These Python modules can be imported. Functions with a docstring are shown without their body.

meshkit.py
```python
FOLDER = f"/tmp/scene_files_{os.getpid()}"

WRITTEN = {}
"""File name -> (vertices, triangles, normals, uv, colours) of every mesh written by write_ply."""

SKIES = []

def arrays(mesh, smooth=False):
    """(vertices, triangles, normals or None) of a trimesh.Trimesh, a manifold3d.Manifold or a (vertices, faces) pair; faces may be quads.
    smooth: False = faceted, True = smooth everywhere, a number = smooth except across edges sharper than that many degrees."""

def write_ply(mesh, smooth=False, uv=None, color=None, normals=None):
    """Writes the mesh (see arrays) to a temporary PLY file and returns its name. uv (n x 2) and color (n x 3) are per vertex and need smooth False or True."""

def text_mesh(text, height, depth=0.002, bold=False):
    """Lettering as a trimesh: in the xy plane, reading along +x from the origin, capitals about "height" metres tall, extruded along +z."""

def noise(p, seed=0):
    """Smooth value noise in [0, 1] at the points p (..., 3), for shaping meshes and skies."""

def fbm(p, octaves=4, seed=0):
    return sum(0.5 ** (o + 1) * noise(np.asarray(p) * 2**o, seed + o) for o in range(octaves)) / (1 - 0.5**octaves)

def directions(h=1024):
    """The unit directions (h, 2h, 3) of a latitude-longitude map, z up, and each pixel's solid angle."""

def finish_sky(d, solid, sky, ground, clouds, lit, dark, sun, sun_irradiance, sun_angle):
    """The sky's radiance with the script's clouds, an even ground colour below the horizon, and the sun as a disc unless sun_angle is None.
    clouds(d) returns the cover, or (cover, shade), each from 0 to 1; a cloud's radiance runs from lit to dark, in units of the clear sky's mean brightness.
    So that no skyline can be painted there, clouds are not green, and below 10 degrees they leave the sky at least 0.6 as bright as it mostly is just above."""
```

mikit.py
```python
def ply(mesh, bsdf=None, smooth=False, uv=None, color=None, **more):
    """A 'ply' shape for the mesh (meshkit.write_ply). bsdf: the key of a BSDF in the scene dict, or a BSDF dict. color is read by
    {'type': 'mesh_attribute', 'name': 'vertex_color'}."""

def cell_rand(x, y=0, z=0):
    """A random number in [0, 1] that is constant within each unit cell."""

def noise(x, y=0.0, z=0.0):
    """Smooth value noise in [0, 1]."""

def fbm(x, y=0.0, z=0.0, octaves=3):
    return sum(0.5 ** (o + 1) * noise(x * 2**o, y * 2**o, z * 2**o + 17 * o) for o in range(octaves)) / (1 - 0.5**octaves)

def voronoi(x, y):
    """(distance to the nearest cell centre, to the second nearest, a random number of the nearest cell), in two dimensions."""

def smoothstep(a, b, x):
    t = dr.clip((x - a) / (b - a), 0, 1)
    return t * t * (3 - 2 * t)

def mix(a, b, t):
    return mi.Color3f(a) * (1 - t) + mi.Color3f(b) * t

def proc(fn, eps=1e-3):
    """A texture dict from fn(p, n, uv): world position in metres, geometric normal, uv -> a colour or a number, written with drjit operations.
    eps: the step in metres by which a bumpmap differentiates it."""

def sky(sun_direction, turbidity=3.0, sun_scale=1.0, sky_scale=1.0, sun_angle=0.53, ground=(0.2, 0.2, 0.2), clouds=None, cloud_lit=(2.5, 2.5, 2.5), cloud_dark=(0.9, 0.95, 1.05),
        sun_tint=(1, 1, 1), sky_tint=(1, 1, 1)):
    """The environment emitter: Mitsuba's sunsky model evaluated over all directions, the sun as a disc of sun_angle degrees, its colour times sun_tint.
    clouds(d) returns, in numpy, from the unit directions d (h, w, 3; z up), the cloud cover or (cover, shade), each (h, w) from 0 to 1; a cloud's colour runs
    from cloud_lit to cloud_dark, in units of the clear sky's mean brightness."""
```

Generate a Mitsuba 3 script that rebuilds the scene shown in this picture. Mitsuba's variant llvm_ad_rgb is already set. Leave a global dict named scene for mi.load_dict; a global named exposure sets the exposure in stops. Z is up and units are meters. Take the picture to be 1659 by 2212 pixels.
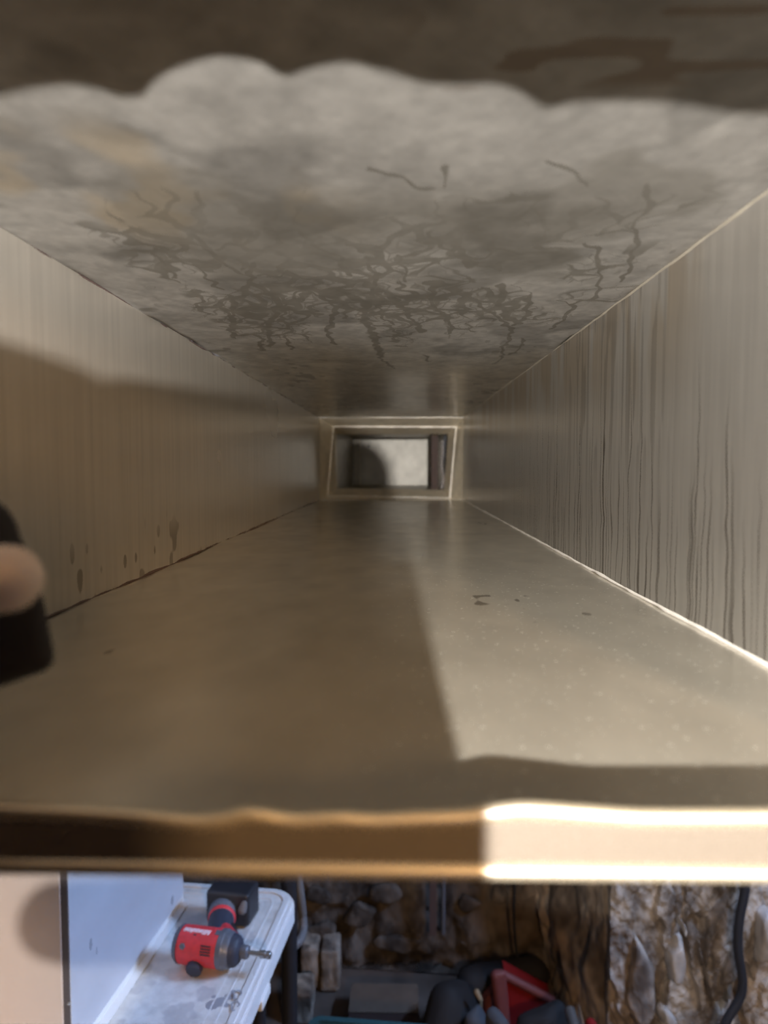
import math, random
import numpy as np, trimesh, drjit as dr, mitsuba as mi
import manifold3d as m3
import shapely.geometry as sg
import mikit, meshkit
from mikit import noise, fbm, voronoi, cell_rand, smoothstep, mix

random.seed(4); RNG = np.random.default_rng(4)
T = mi.ScalarTransform4f
scene, labels = {}, {}

# ------------------------------------------------------------------ camera, lights, exposure
W, H, F = 1659.0, 2212.0, 1661.0            # a phone's 26 mm lens
ZC = 1.59                                   # lens height over the basement floor
EYE = np.array([0, 0, ZC])
yaw, pitch = math.atan2(32.5, F), math.atan2(101, F)      # a little left of the duct's axis, a little down
fwd = np.array([-math.sin(yaw) * math.cos(pitch), math.cos(yaw) * math.cos(pitch), -math.sin(pitch)])
right = np.cross(fwd, [0, 0, 1]); right /= np.linalg.norm(right)
upv = np.cross(right, fwd)
scene['camera'] = {'type': 'thinlens', 'fov': 2 * math.degrees(math.atan(W / 2 / F)), 'fov_axis': 'x', 'near_clip': 0.02, 'far_clip': 50,
                   'aperture_radius': 0.0017, 'focus_distance': 0.62,
                   'to_world': T().look_at(origin=EYE.tolist(), target=(EYE + fwd).tolist(), up=[0, 0, 1])}
exposure = 0.0
HEAD_LAMP = np.array([0.026, -0.30, ZC + 0.03]); HEAD_R = 0.0035
HEAD_RAD = np.array([1.0, 0.95, 0.88]) * 1.95e5
TUBE_RAD = np.array([0.37, 0.58, 1.0]) * 620.0      # cool tube lamp hanging to the right of the duct
BULB_RAD = np.array([1.0, 0.60, 0.27]) * 300.0       # warm bulb behind the photographer

def at(u, v, axis, val):
    """the point of the plane axis=val that lies on the line of sight through a pixel"""
    d = fwd + right * (u - W / 2) / F - upv * (v - H / 2) / F
    return EYE + d * (val - EYE[axis]) / d[axis]

# ------------------------------------------------------------------ helpers
def numbered(key):
    if key not in scene and key not in labels: return key
    n = 1
    while f'{key}_{n:03d}' in scene or f'{key}_{n:03d}' in labels: n += 1
    return f'{key}_{n:03d}'

def obj(name, mesh, bsdf, parent=None, smooth=30, label=None, cat=None, group=None, kind=None, **more):
    key = numbered((parent + '__' if parent else '') + name)
    scene[key] = mikit.ply(mesh, bsdf, smooth=smooth, **more) if not isinstance(mesh, dict) else {**mesh, 'bsdf': {'type': 'ref', 'id': bsdf}, **more}
    e = {k: v for k, v in dict(label=label, category=cat, group=group, kind=kind).items() if v}
    if e: labels[key] = e
    return key

def thing(name, label, cat, group=None, kind=None):
    key = numbered(name)
    labels[key] = {k: v for k, v in dict(label=label, category=cat, group=group, kind=kind).items() if v}
    return key

def box(x0, x1, y0, y1, z0, z1, r=0.0):
    if r <= 0:
        m = trimesh.creation.box((x1 - x0, y1 - y0, z1 - z0)); m.apply_translation(((x0 + x1) / 2, (y0 + y1) / 2, (z0 + z1) / 2)); return m
    return hull([(x, y, z, r) for x in (x0 + r, x1 - r) for y in (y0 + r, y1 - r) for z in (z0 + r, z1 - r)], 12)

def man(m):
    a = m.to_mesh(); return trimesh.Trimesh(np.array(a.vert_properties)[:, :3], np.array(a.tri_verts), process=False)

def sph(p, r, n=20): return m3.Manifold.sphere(float(r), n).translate([float(c) for c in p[:3]])

def mhull(pts, n=20): return m3.Manifold.batch_hull([sph(p, p[3], n) for p in pts])

def hull(pts, n=20): return man(mhull(pts, n))

def join(ms): return trimesh.util.concatenate(ms)

def chain(pts, n=20):
    return [mhull([a, b], n) for a, b in zip(pts[:-1], pts[1:])]

def body(parts, edge=0.003, rounds=12):
    u = parts[0]
    for p in parts[1:]: u = u + p
    m = man(u.refine_to_length(edge)); m.merge_vertices()
    trimesh.smoothing.filter_taubin(m, lamb=0.5, nu=0.52, iterations=rounds)
    return m

def tube(points, r, sides=12):
    p = np.asarray(points, float); n = len(p)
    t = np.gradient(p, axis=0); t /= np.linalg.norm(t, axis=1, keepdims=True)
    ref = np.array([0, 0, 1.0]) if abs(t[:, 2]).mean() < 0.8 else np.array([1.0, 0, 0])
    a = np.cross(t, ref); a /= np.linalg.norm(a, axis=1, keepdims=True); b = np.cross(t, a)
    ang = np.arange(sides) * 2 * math.pi / sides
    rr = np.broadcast_to(r, (n,))[:, None, None]
    v = (p[:, None] + rr * (np.cos(ang)[None, :, None] * a[:, None] + np.sin(ang)[None, :, None] * b[:, None])).reshape(-1, 3)
    f = []
    for i in range(n - 1):
        for j in range(sides):
            q = [i * sides + j, i * sides + (j + 1) % sides, (i + 1) * sides + (j + 1) % sides, (i + 1) * sides + j]
            f += [[q[0], q[1], q[2]], [q[0], q[2], q[3]]]
    for e, o in ((0, 0), (n - 1, 1)):
        c = len(v); v = np.vstack([v, p[e]])
        for j in range(sides):
            k = [e * sides + j, e * sides + (j + 1) % sides, c]; f.append(k if o else k[::-1])
    m = trimesh.Trimesh(v, np.array(f), process=False); m.fix_normals(); return m

def spline(pts, n=40):
    from scipy.interpolate import CubicSpline
    pts = np.asarray(pts, float); return CubicSpline(np.arange(len(pts)), pts)(np.linspace(0, len(pts) - 1, n))

def lathe(prof, M, n=40):
    """profile (axial, radius) turned about local x, then placed by the 4x4 M"""
    prof = np.asarray(prof, float); ang = np.arange(n) * 2 * math.pi / n
    v = np.stack([np.repeat(prof[:, 0], n), np.outer(prof[:, 1], np.cos(ang)).ravel(), np.outer(prof[:, 1], np.sin(ang)).ravel()], 1)
    f = []
    for i in range(len(prof) - 1):
        for j in range(n):
            a, b, c, d = i * n + j, i * n + (j + 1) % n, (i + 1) * n + (j + 1) % n, (i + 1) * n + j
            f += [[a, b, c], [a, c, d]]
    m = trimesh.Trimesh(v, np.array(f), process=False); m.merge_vertices(); m.update_faces(m.nondegenerate_faces()); m.fix_normals()
    m.apply_transform(M); return m

def prism(poly, depth, M=None):
    if hasattr(poly, 'geoms'): return join([prism(g, depth, M) for g in poly.geoms])
    m = trimesh.creation.extrude_polygon(poly, depth, engine='earcut')
    if M is not None: m.apply_transform(M)
    return m

def grid_slab(o, eu, ev, nu, nv, thick, disp):
    """a sheet of real thickness: o + s*eu + t*ev, its face moved along the normal eu x ev by disp(points), its back flat"""
    o, eu, ev = map(lambda a: np.asarray(a, float), (o, eu, ev))
    nrm = np.cross(eu, ev); nrm /= np.linalg.norm(nrm)
    s, t = np.meshgrid(np.linspace(0, 1, nu), np.linspace(0, 1, nv), indexing='ij')
    p = o + s[..., None] * eu + t[..., None] * ev
    front = p + nrm * disp(p)[..., None]
    idx = np.arange(nu * nv).reshape(nu, nv)
    q = np.stack([idx[:-1, :-1], idx[1:, :-1], idx[1:, 1:], idx[:-1, 1:]], -1).reshape(-1, 4)
    f = np.vstack([q[:, [0, 1, 2]], q[:, [0, 2, 3]]])
    corners = np.array([o, o + eu, o + eu + ev, o + ev]) - nrm * thick
    N = nu * nv; v = np.vstack([front.reshape(-1, 3), corners])
    f = list(map(list, f)) + [[N, N + 2, N + 1], [N, N + 3, N + 2]]
    for line, (a, b) in ((idx[:, 0], (0, 1)), (idx[-1, :], (1, 2)), (idx[::-1, -1], (2, 3)), (idx[0, ::-1], (3, 0))):
        for i in range(len(line) - 1): f.append([line[i + 1], line[i], N + a])
        f.append([N + a, N + b, line[-1]])
    return trimesh.Trimesh(v, np.array(f), process=False)

def frame4(origin, ex, ey, ez):  # noqa
    M = np.eye(4); M[:3, 0], M[:3, 1], M[:3, 2], M[:3, 3] = ex, ey, ez, origin; return M

# ------------------------------------------------------------------ materials
def mat(key, base, rough=0.5, metallic=0.0, bump=None, scale=0.001, **more):
    def tex(v): return mikit.proc(v) if callable(v) else ({'type': 'rgb', 'value': list(v)} if isinstance(v, (tuple, list)) else float(v))
    b = {'type': 'principled', 'base_color': tex(base), 'roughness': tex(rough), 'metallic': tex(metallic), **more}
    if bump is not None: b = {'type': 'bumpmap', 'arbitrary': mikit.proc(bump, 6e-4), 'scale': scale, 'nested': b}
    scene[key] = {'type': 'twosided', 'nested': b}

XL, XR, ZB, ZT = -0.1975, 0.158, ZC - 0.0855, ZC + 0.117        # the duct's inner faces
Y0, Y1, Y2 = 0.16, 1.90, 3.30                                     # mouth, joint, end plate
GALV = (0.50, 0.465, 0.41)

# the larger dark runs left by water on the top panel: (x, y) in metres along the panel, half width
RUNS = [([(-0.0866, 0.4591), (-0.0957, 0.4991), (-0.1164, 0.5544), (-0.1348, 0.6238), (-0.1536, 0.7135)], 0.0024),
        ([(-0.1341, 0.6238), (-0.1338, 0.5869), (-0.1276, 0.5542)], 0.00159),
        ([(-0.1508, 0.7009), (-0.1294, 0.694), (-0.1286, 0.7272), (-0.1411, 0.7942)], 0.00198),
        ([(-0.0957, 0.4991), (-0.0875, 0.5399), (-0.0905, 0.5791), (-0.1085, 0.6446), (-0.1284, 0.7697)], 0.00292),
        ([(-0.0913, 0.5842), (-0.0714, 0.5402), (-0.0625, 0.5193)], 0.00148),
        ([(-0.1169, 0.7016), (-0.1035, 0.7019), (-0.1089, 0.7917)], 0.00198),
        ([(-0.0875, 0.4871), (-0.0685, 0.4759), (-0.0586, 0.4877)], 0.00146),
        ([(-0.0554, 0.5405), (-0.0487, 0.5557), (-0.0474, 0.58), (-0.0635, 0.6904), (-0.0628, 0.7505)], 0.00206),
        ([(-0.0554, 0.5405), (-0.0605, 0.5234), (-0.0701, 0.5553)], 0.0013),
        ([(-0.047, 0.5196), (-0.0329, 0.541), (-0.0243, 0.564), (-0.0288, 0.6259), (-0.0248, 0.668), (-0.0186, 0.8369)], 0.00377),
        ([(-0.0427, 0.5238), (-0.0285, 0.52), (-0.015, 0.5341), (-0.0058, 0.5566)], 0.00225),
        ([(-0.0203, 0.5486), (-0.0138, 0.4886), (-0.0191, 0.4452)], 0.00178),
        ([(-0.0055, 0.53), (0.0026, 0.581), (0.0103, 0.6267), (0.0215, 0.6873)], 0.00237),
        ([(-0.0161, 0.5723), (-0.0139, 0.6262), (-0.0048, 0.6467)], 0.0013),
        ([(0.0217, 0.542), (0.0289, 0.59), (0.0382, 0.6272), (0.0463, 0.6926)], 0.00203),
        ([(0.0436, 0.5352), (0.0629, 0.5821), (0.0809, 0.628), (0.1001, 0.6818)], 0.00201),
        ([(0.0677, 0.5152), (0.0739, 0.574), (0.0865, 0.6282), (0.1009, 0.6487)], 0.00285),
        ([(0.0891, 0.5434), (0.0939, 0.5828), (0.1014, 0.6284), (0.0965, 0.6529)], 0.00254),
        ([(0.1001, 0.6818), (0.1023, 0.7742), (0.1135, 0.8576), (0.108, 0.896)], 0.00169),
        ([(0.114, 0.7188), (0.1208, 0.7899), (0.116, 0.8223)], 0.00164),
        ([(0.1021, 0.3316), (0.1124, 0.3608), (0.1154, 0.3882), (0.1224, 0.3997), (0.131, 0.4481), (0.1346, 0.4582), (0.1414, 0.4976)], 0.00136),
        ([(0.1015, 0.3954), (0.1097, 0.3918), (0.1213, 0.3997)], 0.00119),
        ([(0.0984, 0.4113), (0.1089, 0.4334), (0.1282, 0.4974), (0.1359, 0.5517)], 0.00143),
        ([(0.1359, 0.5517), (0.1247, 0.567), (0.1325, 0.61), (0.1301, 0.671)], 0.00181),
        ([(0.1247, 0.567), (0.1147, 0.5589)], 0.00102),
        ([(0.0173, 0.3099), (0.0184, 0.3299)], 0.00096),
        ([(-0.0116, 0.3141), (-0.0024, 0.3243), (0.0112, 0.3325)], 0.00117),
        ([(0.0577, 0.3016), (0.0696, 0.3157), (0.0769, 0.3311)], 0.00114),
        ([(-0.0211, 0.8369), (-0.0069, 0.936)], 0.00213),
        ([(0.0257, 0.8205), (0.0326, 0.8748)], 0.00153),
        ([(0.1044, 1.1114), (0.109, 1.1177)], 0.00235),
        ([(-0.1342, 0.424), (-0.1413, 0.4634), (-0.1396, 0.4861)], 0.00138),
        ([(-0.1297, 0.443), (-0.1192, 0.4533), (-0.1195, 0.5115)], 0.00141),
        ([(-0.1048, 0.3992), (-0.1034, 0.4435), (-0.0933, 0.487)], 0.00187),
        ([(-0.0989, 0.4247), (-0.0845, 0.4162), (-0.0702, 0.3921)], 0.00173),
        ([(-0.0517, 0.3924), (-0.0435, 0.4258), (-0.0323, 0.4449), (-0.0318, 0.4766)], 0.00157),
        ([(-0.0007, 0.4455), (0.0049, 0.4773), (0.0022, 0.5011)], 0.00143),
        ([(0.0156, 0.3937), (0.0245, 0.4272), (0.0429, 0.4617)], 0.00154),
        ([(0.0497, 0.4276), (0.0663, 0.4372), (0.086, 0.4329)], 0.00182)]

def run_marks(p):
    x = p.x + 0.006 * (noise(p.x * 130, p.y * 90, 1.0) - 0.5); y = p.y + 0.014 * (noise(p.x * 120, p.y * 60, 7.0) - 0.5)
    best = mi.Float(9.0)
    for pts, w in RUNS:
        for (ax, ay), (bx, by) in zip(pts[:-1], pts[1:]):
            sx, sy = bx - ax, (by - ay) * 0.6
            t = dr.clip(((x - ax) * sx + (y - ay) * 0.6 * sy) / (sx * sx + sy * sy + 1e-9), 0, 1)
            best = dr.minimum(best, dr.sqrt(dr.square(x - ax - t * sx) + dr.square((y - ay) * 0.6 - t * sy)) / w)
    return 1 - smoothstep(0.75, 1.35, best + 0.6 * (noise(p.x * 220, p.y * 150, 3.0) - 0.5))

def ceiling_stain(p):
    x, y = p.x, p.y
    wx = x + 0.034 * (fbm(x * 26, y * 26, 3.0, 3) - 0.5) + 0.010 * (noise(x * 90, y * 90, 2.0) - 0.5)
    wy = y + 0.060 * (fbm(x * 24, y * 18, 9.0, 3) - 0.5) + 0.012 * (noise(x * 80, y * 70, 6.0) - 0.5)
    d1, d2, r1 = voronoi(wx * 46, wy * 26)
    e1, e2, r2 = voronoi(wx * 105 + 9, wy * 58)
    zone = smoothstep(0.30, 0.42, y + 0.10 * (noise(x * 20, y * 9, 1.5) - 0.5)) * (1 - smoothstep(0.50, 0.72, y + 0.30 * (noise(x * 34, y * 4, 1.0) - 0.5)))
    zone = zone * (1 - 0.55 * smoothstep(0.11, 0.18, dr.abs(x + 0.02)))
    wet = smoothstep(0.28, 0.60, fbm(wx * 17 + 2, wy * 12, 7.0, 4)) * zone
    vein = (1 - smoothstep(0.03 + 0.20 * wet, 0.08 + 0.26 * wet, d2 - d1)) * smoothstep(0.10, 0.35, wet + 0.25 * (r1 - 0.5))
    fine = (1 - smoothstep(0.02 + 0.10 * wet, 0.08 + 0.22 * wet, e2 - e1)) * smoothstep(0.15, 0.45, wet + 0.3 * (r2 - 0.5))
    pool = smoothstep(0.50, 0.60, fbm(wx * 13 + 2, wy * 11, 7.7, 3)) * smoothstep(0.31, 0.37, y) * (1 - smoothstep(0.44, 0.56, y)) * (1 - smoothstep(0.09, 0.16, dr.abs(x)))
    for cx, cy, rx, ry in ((0.066, 0.372, 0.075, 0.050), (-0.100, 0.352, 0.040, 0.055), (-0.020, 0.400, 0.070, 0.032), (0.10, 0.335, 0.035, 0.03)):
        el = dr.sqrt(dr.square((wx - cx) / rx) + dr.square((wy - cy) / ry))
        pool = dr.maximum(pool, 0.75 * (1 - smoothstep(0.65, 1.10, el + 0.9 * (fbm(x * 50, y * 40, 3.3, 3) - 0.5))))
    spots = smoothstep(0.70, 0.78, noise(x * 120, y * 60, 2.0)) * smoothstep(0.60, 0.75, noise(x * 15, y * 9, 5.0)) * smoothstep(0.04, 0.12, dr.abs(x))
    return dr.clip(dr.maximum(dr.maximum(dr.maximum(0.8 * vein, 0.6 * fine), 0.7 * pool), dr.maximum(0.85 * run_marks(p), 0.7 * spots)), 0, 1)

def ceiling_color(p, n, uv):
    dull = 1 - smoothstep(0.72, 0.98, p.y + 0.2 * (noise(p.x * 14, p.y * 5, 3.0) - 0.5))
    mottle = 0.6 * fbm(p.x * 60 + 3 * noise(p.x * 20, p.y * 20, 1.0), p.y * 40, 1.0, 4) + 0.4 * fbm(p.x * 170, p.y * 150, 5.0, 3)
    tone = 0.55 + 0.76 * mottle
    light = mix((0.50, 0.465, 0.405), (0.405, 0.39, 0.37), dull) * tone
    light = light * (1 - 0.30 * smoothstep(0.52, 0.66, fbm(p.x * 20, p.y * 16, 5.0, 3)) * dull)
    light = mix(light, (0.46, 0.37, 0.25), 0.55 * smoothstep(0.50, 0.68, fbm(p.x * 24, p.y * 16, 8.0, 3)) * dull * (1 - smoothstep(-0.05, 0.0, p.x)) * smoothstep(0.25, 0.30, p.y) * (1 - smoothstep(0.36, 0.44, p.y)))
    near = smoothstep(0.74, 0.80, noise(p.x * 55, p.y * 150, 4.0)) * smoothstep(-0.01, 0.03, p.x) * (1 - smoothstep(0.24, 0.25, p.y))
    light = mix(light, (0.20, 0.15, 0.11), 0.7 * near)
    return mix(light, (0.15, 0.138, 0.115), 0.80 * ceiling_stain(p))

def ceiling_rough(p, n, uv):
    dull = 1 - smoothstep(0.70, 0.98, p.y + 0.2 * (noise(p.x * 14, p.y * 5, 3.0) - 0.5))
    return 0.24 + 0.36 * dull

def drips(p):
    z = p.z - (ZC - 0.0855)
    w = 0.0060 * (noise(p.y * 40, z * 28, 1.0) - 0.5) + 0.0032 * (noise(p.y * 80, z * 90, 5.0) - 0.5)
    out = mi.Float(0)
    for k, (pitch_, wid) in enumerate(((0.0105, 0.0011), (0.0074, 0.0007), (0.023, 0.0015))):
        s = (p.y + w) / pitch_ + 0.37 * k
        c = dr.floor(s); r = cell_rand(c, k, 7); off = 0.25 + 0.5 * cell_rand(c, k, 3)
        top = 0.05 + 0.11 * cell_rand(c, k, 9); low = 0.035 * dr.square(cell_rand(c, k, 4)) * (r > 0.45)
        on = dr.select(r < 0.40, 1.0, 0.0) * (1 - smoothstep(top - 0.05, top, z)) * smoothstep(low - 0.002, low + 0.001, z + 0.0005)
        thick = wid * (0.7 + 0.6 * noise(c * 3.1, z * 60, 2.0))
        out = dr.maximum(out, (0.55 + 0.45 * cell_rand(c, k, 11)) * on * (1 - smoothstep(thick * 0.6, thick * 1.25, dr.abs(s - c - off) * pitch_)))
    return out * (1 - smoothstep(0.85, 1.15, p.y))

def wall_r_color(p, n, uv):
    z = p.z - (ZC - 0.0855)
    st = fbm(p.y * 260, z * 16, 1.0, 3)
    base = mi.Color3f(0.60, 0.575, 0.535) * (0.90 + 0.20 * st)
    rust = smoothstep(0.10, 0.19, z) * smoothstep(0.38, 0.46, p.y) * smoothstep(0.38, 0.62, fbm(p.y * 40, z * 8, 6.0, 3))
    base = mix(base, (0.46, 0.37, 0.26), 0.6 * rust)
    fine = smoothstep(0.58, 0.70, noise(p.y * 190, z * 14, 4.0)) * smoothstep(0.05, 0.12, z) * smoothstep(0.42, 0.50, p.y) * (1 - smoothstep(0.62, 0.9, p.y))
    return mix(base, (0.15, 0.13, 0.11), dr.clip(0.95 * drips(p) + 0.35 * fine, 0, 1))

def wall_l_color(p, n, uv):
    z = p.z - (ZC - 0.0855)
    st = fbm(p.y * 200, z * 10, 1.0, 3)
    base = mi.Color3f(0.70, 0.655, 0.59) * (0.92 + 0.16 * st)
    marks = smoothstep(0.78, 0.84, noise(p.y * 90, z * 60, 3.0)) * (1 - smoothstep(0.02, 0.05, z)) * smoothstep(0.4, 0.45, p.y) * (1 - smoothstep(0.7, 0.8, p.y))
    return mix(base, (0.16, 0.13, 0.09), 0.6 * marks)

def dots(x, y, s, size, keep):
    d, _, r = voronoi(x / s, y / s)
    return dr.select(r < keep, 1 - smoothstep(size * 0.6, size, d * s), 0.0)

def floor_color(p, n, uv):
    tone = 0.88 + 0.24 * fbm(p.x * 50, p.y * 26, 1.0, 3)
    base = mi.Color3f(0.65, 0.605, 0.51) * tone
    sp = dr.maximum(dots(p.x, p.y, 0.009, 0.0011, 0.22), 0.7 * dots(p.x + 3, p.y, 0.0045, 0.0006, 0.30)) * smoothstep(-0.04, 0.03, p.x) * (1 - smoothstep(0.5, 0.8, p.y))
    base = mix(base, (0.95, 0.92, 0.82), sp)
    bits = dr.maximum(smoothstep(0.80, 0.86, noise(p.x * 120, p.y * 70, 3.0)) * smoothstep(0.86, 0.90, noise(p.x * 16, p.y * 9, 8.0)), 0.0)
    return mix(base, (0.14, 0.11, 0.08), 0.7 * bits)

mat('steel_ceiling', ceiling_color, ceiling_rough, 0.62, specular=0.3)
mat('steel_right', wall_r_color, 0.27, 0.75)
mat('steel_left', wall_l_color, 0.27, 0.74)
mat('steel_floor', floor_color, 0.24, 0.68)
mat('steel_plain', (0.60, 0.55, 0.46), 0.34, 0.4)
mat('steel_edge', (0.97, 0.93, 0.87), 0.35, 0.0)
mat('steel_bead', (0.75, 0.66, 0.50), 0.30, 0.85)
mat('steel_rim', (0.082, 0.068, 0.054), 0.6, 0.15, specular=0.3)
mat('steel_gold', lambda p, n, uv: mi.Color3f(0.78, 0.70, 0.56) * (0.8 + 0.3 * fbm(p.x * 60, p.y * 60, p.z * 60, 3)), 0.36, 0.30)
mat('steel_end', lambda p, n, uv: mi.Color3f(0.50, 0.48, 0.44) * (0.8 + 0.35 * fbm(p.x * 30, 1.0, p.z * 20, 3)), 0.42, 0.5)

def stone_color(p, n, uv):
    f = fbm(p.x * 22 + p.y * 11, p.y * 20, p.z * 9, 4); g = noise(p.x * 90, p.y * 60, p.z * 45)
    c = mix((0.075, 0.060, 0.050), (0.30, 0.265, 0.235), smoothstep(0.32, 0.72, f))
    c = mix(c, (0.30, 0.22, 0.15), 0.5 * smoothstep(0.55, 0.7, fbm(p.x * 7, p.y * 7, p.z * 5 + 4, 3)))
    return c * (0.72 + 0.5 * g) * mi.Color3f(1.32, 1.27, 1.20)
def stone_bump(p, n, uv): return fbm(p.x * 60, p.y * 60, p.z * 30, 4)
mat('stone', stone_color, 0.85, 0.0, stone_bump, 0.010)
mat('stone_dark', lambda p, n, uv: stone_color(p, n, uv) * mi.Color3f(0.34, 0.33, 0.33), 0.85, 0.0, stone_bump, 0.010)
mat('stone_pale', lambda p, n, uv: mi.Color3f(0.34, 0.30, 0.27) * (0.55 + 0.8 * fbm(p.x * 60, p.y * 60, p.z * 40, 4)), 0.8)
mat('ground', lambda p, n, uv: mi.Color3f(0.095, 0.070, 0.056) * (0.5 + fbm(p.x * 14, p.y * 14, 1.0, 4)), 0.9)
mat('plaster', (0.35, 0.33, 0.30), 0.9)

def table_color(p, n, uv):
    f = fbm(p.x * 70, p.y * 70, p.z * 20, 4)
    c = mi.Color3f(0.66, 0.66, 0.65) * (0.72 + 0.5 * f)
    return mix(c, (0.40, 0.40, 0.42), 0.6 * smoothstep(0.60, 0.72, fbm(p.x * 26, p.y * 26, 5.0, 3)))
mat('table_plastic', table_color, 0.55)
mat('table_rim', (0.68, 0.69, 0.70), 0.45)
mat('stain_grey', (0.30, 0.31, 0.35), 0.5)
mat('box_side', lambda p, n, uv: mi.Color3f(0.52, 0.53, 0.58) * (0.9 + 0.2 * fbm(p.x * 9, p.y * 9, p.z * 14, 3)), 0.5, 0.2)
mat('box_front', (0.56, 0.47, 0.43), 0.6)
mat('dark_strip', (0.07, 0.06, 0.065), 0.5)
mat('chrome', (0.85, 0.85, 0.85), 0.15, 1.0)
mat('black_plastic', (0.018, 0.019, 0.024), 0.45)
mat('black_rubber', (0.035, 0.040, 0.062), 0.6)
mat('grey_plastic', (0.10, 0.11, 0.14), 0.5)
mat('red_plastic', lambda p, n, uv: mi.Color3f(0.62, 0.045, 0.055) * (0.85 + 0.3 * fbm(p.x * 150, p.y * 150, p.z * 150, 2)), 0.5)
mat('white_print', (0.80, 0.74, 0.80), 0.5)
mat('dark_steel', (0.15, 0.165, 0.20), 0.40, 0.3)
mat('tool_steel', (0.34, 0.34, 0.34), 0.38, 0.85)
mat('red_case', (0.22, 0.009, 0.010), 0.5)
mat('red_dull', (0.16, 0.042, 0.038), 0.6)
mat('teal_plastic', (0.030, 0.090, 0.105), 0.5)
mat('cardboard', lambda p, n, uv: mi.Color3f(0.115, 0.085, 0.064) * (0.85 + 0.3 * fbm(p.x * 30, p.y * 30, p.z * 30, 3)), 0.8)
mat('grey_cloth', (0.060, 0.062, 0.070), 0.8)
mat('bag_black', (0.012, 0.010, 0.010), 0.8)
mat('tan_wood', (0.26, 0.18, 0.10), 0.7)
mat('hose_grey', (0.14, 0.14, 0.15), 0.6)
mat('iron_rust', (0.085, 0.055, 0.05), 0.7)
mat('skin', (0.93, 0.74, 0.60), 0.5)
mat('glove_black', (0.014, 0.012, 0.012), 0.75)
mat('lamp_black', (0.03, 0.03, 0.03), 0.5)

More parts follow.
